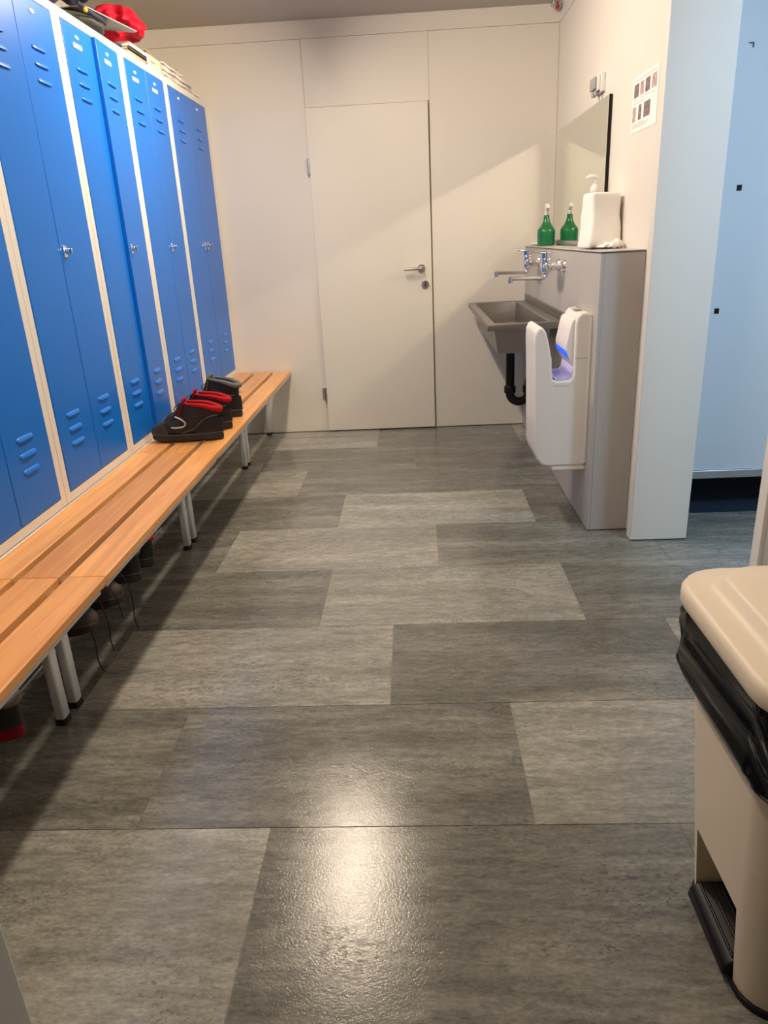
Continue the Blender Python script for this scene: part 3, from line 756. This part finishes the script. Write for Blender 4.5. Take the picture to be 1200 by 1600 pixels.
# inner nozzle bulge on the rear lobe
prof2 = [(1.274, .900), (1.262, .890), (1.254, .860), (1.246, .815), (1.240, .790), (1.243, .765), (1.262, .720), (1.274, .700)]
bm = BM(); prism(bm, prof2, 'y', yb+.018, ya-.006); obj('nozzle', bm, M['white'], t, .004, seg=3)
bm = BM(); prism(bm, [(1.2415, .770), (1.2405, .764), (1.2500, .742), (1.2530, .737), (1.2560, .739), (1.249, .760), (1.245, .770)], 'y', yb+.022, ya-.012); obj('lit_window', bm, M['blueled'], t)
bm = BM(); prism(bm, [(1.271, .700), (1.2745, .705), (1.2745, .668), (1.262, .651), (1.202, .6505), (1.184, .672), (1.1835, .69), (1.192, .668), (1.206, .6585), (1.255, .6585), (1.266, .668)], 'y', yb+.012, ya-.012); obj('slot_lining', bm, M['lilac'], t)
bm = BM(); box(bm, 1.288, 1.316, -1.80, -1.72, .9245, .9275); obj('badge', bm, M['lcd'], t)
bm = BM(); prism(bm, [(1.195, .2745), (XB-.001, .2745), (XB-.001, .255), (1.20, .255)], 'y', yb+.006, ya-.02); obj('drip_tray', bm, M['paperw'], t, .003)
bm = BM(); box(bm, 1.276, XB-.012, yb-.0006, yb+.001, .7395, .7415); box(bm, 1.190, 1.262, yb-.0006, yb+.001, .628, .6292); obj('seam', bm, M['lcd'], t)
obj('wall_plate', box(BM(), XB-.010, XB-.0003, yb-.004, ya+.004, .285, .90), M['white'], t, .002)

# ---- things on the boxing
t = thing('spray_bottle', (1.425, -.24, HB), 'green spray bottle with white trigger head on the boxing', 'bottle')
c = (1.425, -.24, HB)
bm = BM(); lathe(bm, c, [(.040, 0), (.048, .003), (.052, .020), (.053, .075), (.052, .088), (.046, .098), (.032, .115), (.022, .135), (.0175, .150), (.0165, .172)], 28); obj('bottle_body', bm, M['green'], t, smooth=True)
bm = BM(); lathe(bm, (c[0], c[1], HB+.172), [(.015, 0), (.016, .003), (.016, .016), (.012, .018)], 18); obj('collar', bm, M['white'], t, smooth=True)
bm = BM(); prism(bm, [(c[1]+u, HB+v) for u, v in ((-.012, .190), (.014, .190), (.020, .212), (.030, .224), (.018, .234), (-.010, .236), (-.038, .226), (-.052, .218), (-.052, .208), (-.030, .206), (-.018, .198))], 'x', c[0]-.010, c[0]+.010)
sp_ = obj('spray_head', bm, M['white'], t, .003)
bm = BM(); tube(bm, smooth_path([(c[0], c[1]-.022, HB+.208), (c[0], c[1]-.038, HB+.192), (c[0], c[1]-.034, HB+.174)], 4), .004, 8); obj('trigger', bm, M['lcd'], sp_, smooth=True)

t = thing('pump_bottle', (1.450, -1.33, HB), 'white pump soap bottle half hidden behind the white paper pack', 'bottle')
c = (1.450, -1.33, HB)
bm = BM(); lathe(bm, c, [(.030, 0), (.036, .004), (.037, .02), (.037, .190), (.034, .208), (.022, .222), (.016, .230), (.016, .240)], 28); obj('bottle_body', bm, M['white'], t, smooth=True)
bm = BM(); lathe(bm, (c[0], c[1], HB+.240), [(.019, 0), (.019, .016), (.014, .026), (.008, .030), (.006, .056)], 20); obj('pump_collar', bm, M['white'], t, smooth=True)
bm = BM(); tube(bm, smooth_path([(c[0]+.012, c[1]+.004, HB+.300), (c[0], c[1], HB+.304), (c[0]-.020, c[1]-.004, HB+.305), (c[0]-.042, c[1]-.006, HB+.298)], 5), [.011]*8+[.010]*4+[.007]*4, 12, .6); obj('pump_head', bm, M['white'], t, smooth=True)
for z, m_, hh in ((.035, 'green', .030), (.080, 'redsole', .010), (.115, 'green', .020)):
    bm = BM(); nn = [2.3+.18*i for i in range(8)]
    prism(bm, [(c[0]+.0374*math.cos(a), c[1]+.0374*math.sin(a)) for a in nn]+[(c[0]+.0368*math.cos(a), c[1]+.0368*math.sin(a)) for a in reversed(nn)], 'z', HB+z, HB+z+hh)
    obj('label_print', bm, M[m_], t)

# paper pack
t = thing('paper_towel_pack', (1.44, -1.50, HB), 'crumpled white pack of paper towels standing on the boxing', 'paper towels')
bm = BM(); rings = []
lev = [(0, .0), (.006, .012), (.02, .020), (.05, .014), (.09, .006), (.13, .0), (.17, -.002), (.205, -.002), (.222, -.004), (.224, -.02)]
for z, e in lev:
    sh = -.05*max(0, z-.02)/.2
    base = rrect(1.378-e*.5, 1.500+min(e, .008), -1.610-e*.8+.0, -1.405+sh*0+e*.4, .016 if z < .21 else .010, 6)
    ring = []
    for x, y in base:
        pz = Vector((x*16, y*16, z*20)); am = .010+.014*max(0, 1-z/.10)
        d = noise.noise(pz)*am; d2 = (1-abs(noise.noise(pz*1.8+Vector((3, 1, 0))))*2)*.006*max(.45, 1-z/.15)
        nx, ny = (x-1.44), (y+1.50); l = math.hypot(nx, ny)
        ring.append((min(x+nx/l*(d+d2), 1.509), y+ny/l*(d+d2), HB+.001+z+.009*noise.noise(pz*.6)*(1 if z > .01 else 0)))
    rings.append(ring)
loft(bm, rings); obj('wrapper', bm, M['paperw'], t, smooth=True, sub=1)
bm = blob((1.445, -1.60, HB+.014), (.055, .062, .014), 31, .35, 22, n=4, flat_z=HB+.001)
obj('loose_wrapper', bm, M['paperw'], t, smooth=True)
bm = blob((1.475, -1.665, HB+.020), (.022, .024, .019), 33, .4, 40, n=3, flat_z=HB+.001)
obj('twisted_end', bm, M['paperw'], t, smooth=True)
obj('flap', box(BM(), 1.372, 1.490, -1.665, -1.56, HB+.0004, HB+.003), M['edge'], t)
single('cloth', blob((1.415, -.115, HB+.012), (.06, .085, .010), 41, .2, 14, n=4, flat_z=HB+.001), M['paperw'], 'folded white cloth behind the green bottle in the corner', 'cloth', c=(1.41, -.12, HB), smooth=True)

# ================================================================ SIDE ROOM: raised partition panel
ang = .012
t = thing('cubicle_partition', (2.1, -1.66, 0), 'pale blue cubicle panel raised above the floor in the side room', 'partition')
def cq(u, v, z): # u along the panel, v behind it
    return (1.66+u*math.cos(ang)-v*math.sin(ang), -1.752+u*math.sin(ang)+v*math.cos(ang), z)
def cbox(u0, u1, v0, v1, z0, z1):
    bm = BM(); loft(bm, [[cq(u0, v0, z0), cq(u1, v0, z0), cq(u1, v1, z0), cq(u0, v1, z0)], [cq(u0, v0, z1), cq(u1, v0, z1), cq(u1, v1, z1), cq(u0, v1, z1)]]); return bm
obj('panel', cbox(.06, 1.3, 0, .03, .190, 2.30), M['cub'], t, .001)
obj('bottom_rail', cbox(.06, 1.3, -.008, .034, .152, .189), M['alu'], t, .002)
for u in (.075, 1.28): obj('leg', cbox(u-.015, u+.015, .004, .026, 0, .151), M['alu'], t)
for px, z in ((.262, 1.366), (.226, .892)):
    obj('square_hole', cbox(px-.010, px+.010, -.0008, .004, z-.011, z+.011), M['black'], t)
bm = cbox(.238, .256, -.004, .001, 1.862, 1.865); b2 = cbox(.253, .256, -.004, .001, 1.848, 1.865)
me_ = bpy.data.meshes.new('tmp'); b2.to_mesh(me_); bm.from_mesh(me_); b2.free(); obj('clip', bm, M['edge'], t)
S('floor_shade_side_room', box(BM(), XR+.22, 2.99, -1.795, -.755, .0004, .004), M['dark'])  # added sheet over the tiles; panel's floor shade put into its colour
S('wall_side_room', box(BM(), XR+.21, 3.0, -.75, -.70, 0, H), M['cub'])

# ================================================================ PEDAL BIN
t = thing('pedal_bin', (1.27, -3.955, 0), 'large cream pedal bin with black liner in the right foreground', 'bin')
def bring(z, x0, x1, y0, y1, r): return [(x, y, z) for x, y in rrect(x0, x1, y0, y1, r, 6)]
def lerp(a, b, s): return a+(b-a)*s
def body_dim(z):
    s = z/.60; return (lerp(1.128, 1.080, s), lerp(1.44, 1.465, s), lerp(-4.105, -4.150, s), lerp(-3.812, -3.765, s), lerp(.060, .080, s))
bm = BM(); loft(bm, [bring(z, *body_dim(z)) for z in (.012, .05, .12, .19, .25, .35, .45, .55, .60)])
body = obj('body', bm, M['creamy'], t, smooth=True)
# pedal recess cut into the front
cut = obj('cutter', box(BM(), 1.05, 1.20, -4.043, -3.868, -.05, .178), None, t)
md = body.modifiers.new('recess', 'BOOLEAN'); md.object = cut; md.operation = 'DIFFERENCE'; md.solver = 'EXACT'
bpy.context.view_layer.update()
dg = bpy.context.evaluated_depsgraph_get(); nm = bpy.data.meshes.new_from_object(body.evaluated_get(dg))
body.modifiers.clear(); body.data = nm
for f in nm.polygons: f.use_smooth = True
nm.set_sharp_from_angle(angle=math.radians(35))
bpy.data.objects.remove(cut)
bm = BM(); x0, x1, y0, y1, r = body_dim(0); loft(bm, [bring(0, x0-.005, x1+.004, y0-.005, y1+.004, r), bring(.014, x0-.005, x1+.004, y0-.005, y1+.004, r)]); obj('base_ring', bm, M['black'], t, .002)
bm = BM(); prism(bm, [(1.108, .020), (1.112, .040), (1.125, .050), (1.198, .054), (1.198, .020)], 'y', -4.039, -3.872); pd = obj('pedal', bm, M['black'], t, .003)
for k in range(4):
    bm = BM(); xx = 1.128+.018*k; tube(bm, [(xx, -4.03, .0525+.0008*k), (xx, -3.88, .0525+.0008*k)], .003, 8); obj('rib', bm, M['pipe'], pd, smooth=True)
# liner: crumpled skirt
bm = BM(); rings = []; NZ = 20
for k in range(NZ+1):
    q = k/NZ; z = .634-.175*q; ring = []
    off = .002+.014*math.sin(PI*min(1, q*1.05))**.8
    X0, X1, Y0, Y1, R_ = body_dim(min(z, .60)); cxx, cyy = (X0+X1)/2, (Y0+Y1)/2
    for x, y in rrect(X0, X1, Y0, Y1, R_, 40):
        nx, ny = x-cxx, y-cyy; l = math.hypot(nx, ny); nx /= l; ny /= l
        p = Vector((x*13, y*13, z*9)); w_ = noise.noise_vector(p*.6)*.8
        f = (1-2.6*abs(noise.noise(p+w_)))*.010 + (1-2.6*abs(noise.noise(p*2.3+w_*2)))*.0045
        env = min(1, q*5)*min(1, (1-q)*6+.15)
        hem = noise.noise(Vector((x*7, y*7, 3)))*.05*q*q
        d = max(off+f*env*1.5, .0035)
        ring.append((x+nx*d, y+ny*d, z+hem))
    rings.append(ring)
loft(bm, rings, False, False); lo = obj('liner', bm, M['bag'], t, smooth=True)
# lid
LXa, LXb, LYa, LYb = 1.058, 1.475, -4.172, -3.740
bm = BM()
def lr(z, e, r=.085): return bring(z, LXa+e, LXb-e*.6, LYa+e, LYb-e, max(r-e*.4, .03))
loft(bm, [lr(.628, .010), lr(.624, .003), lr(.632, .0), lr(.650, .0), lr(.658, .004), lr(.661, .012), lr(.663, .036), lr(.672, .050), lr(.684, .056), lr(.689, .063), lr(.691, .10), lr(.692, .15)])
obj('lid', bm, M['creamy'], t, smooth=True)
bm = BM(); cyl(bm, (1.47, -4.06, .642), (1.47, -3.85, .642), .012, None, 12); obj('hinge', bm, M['creamy'], t, smooth=True)
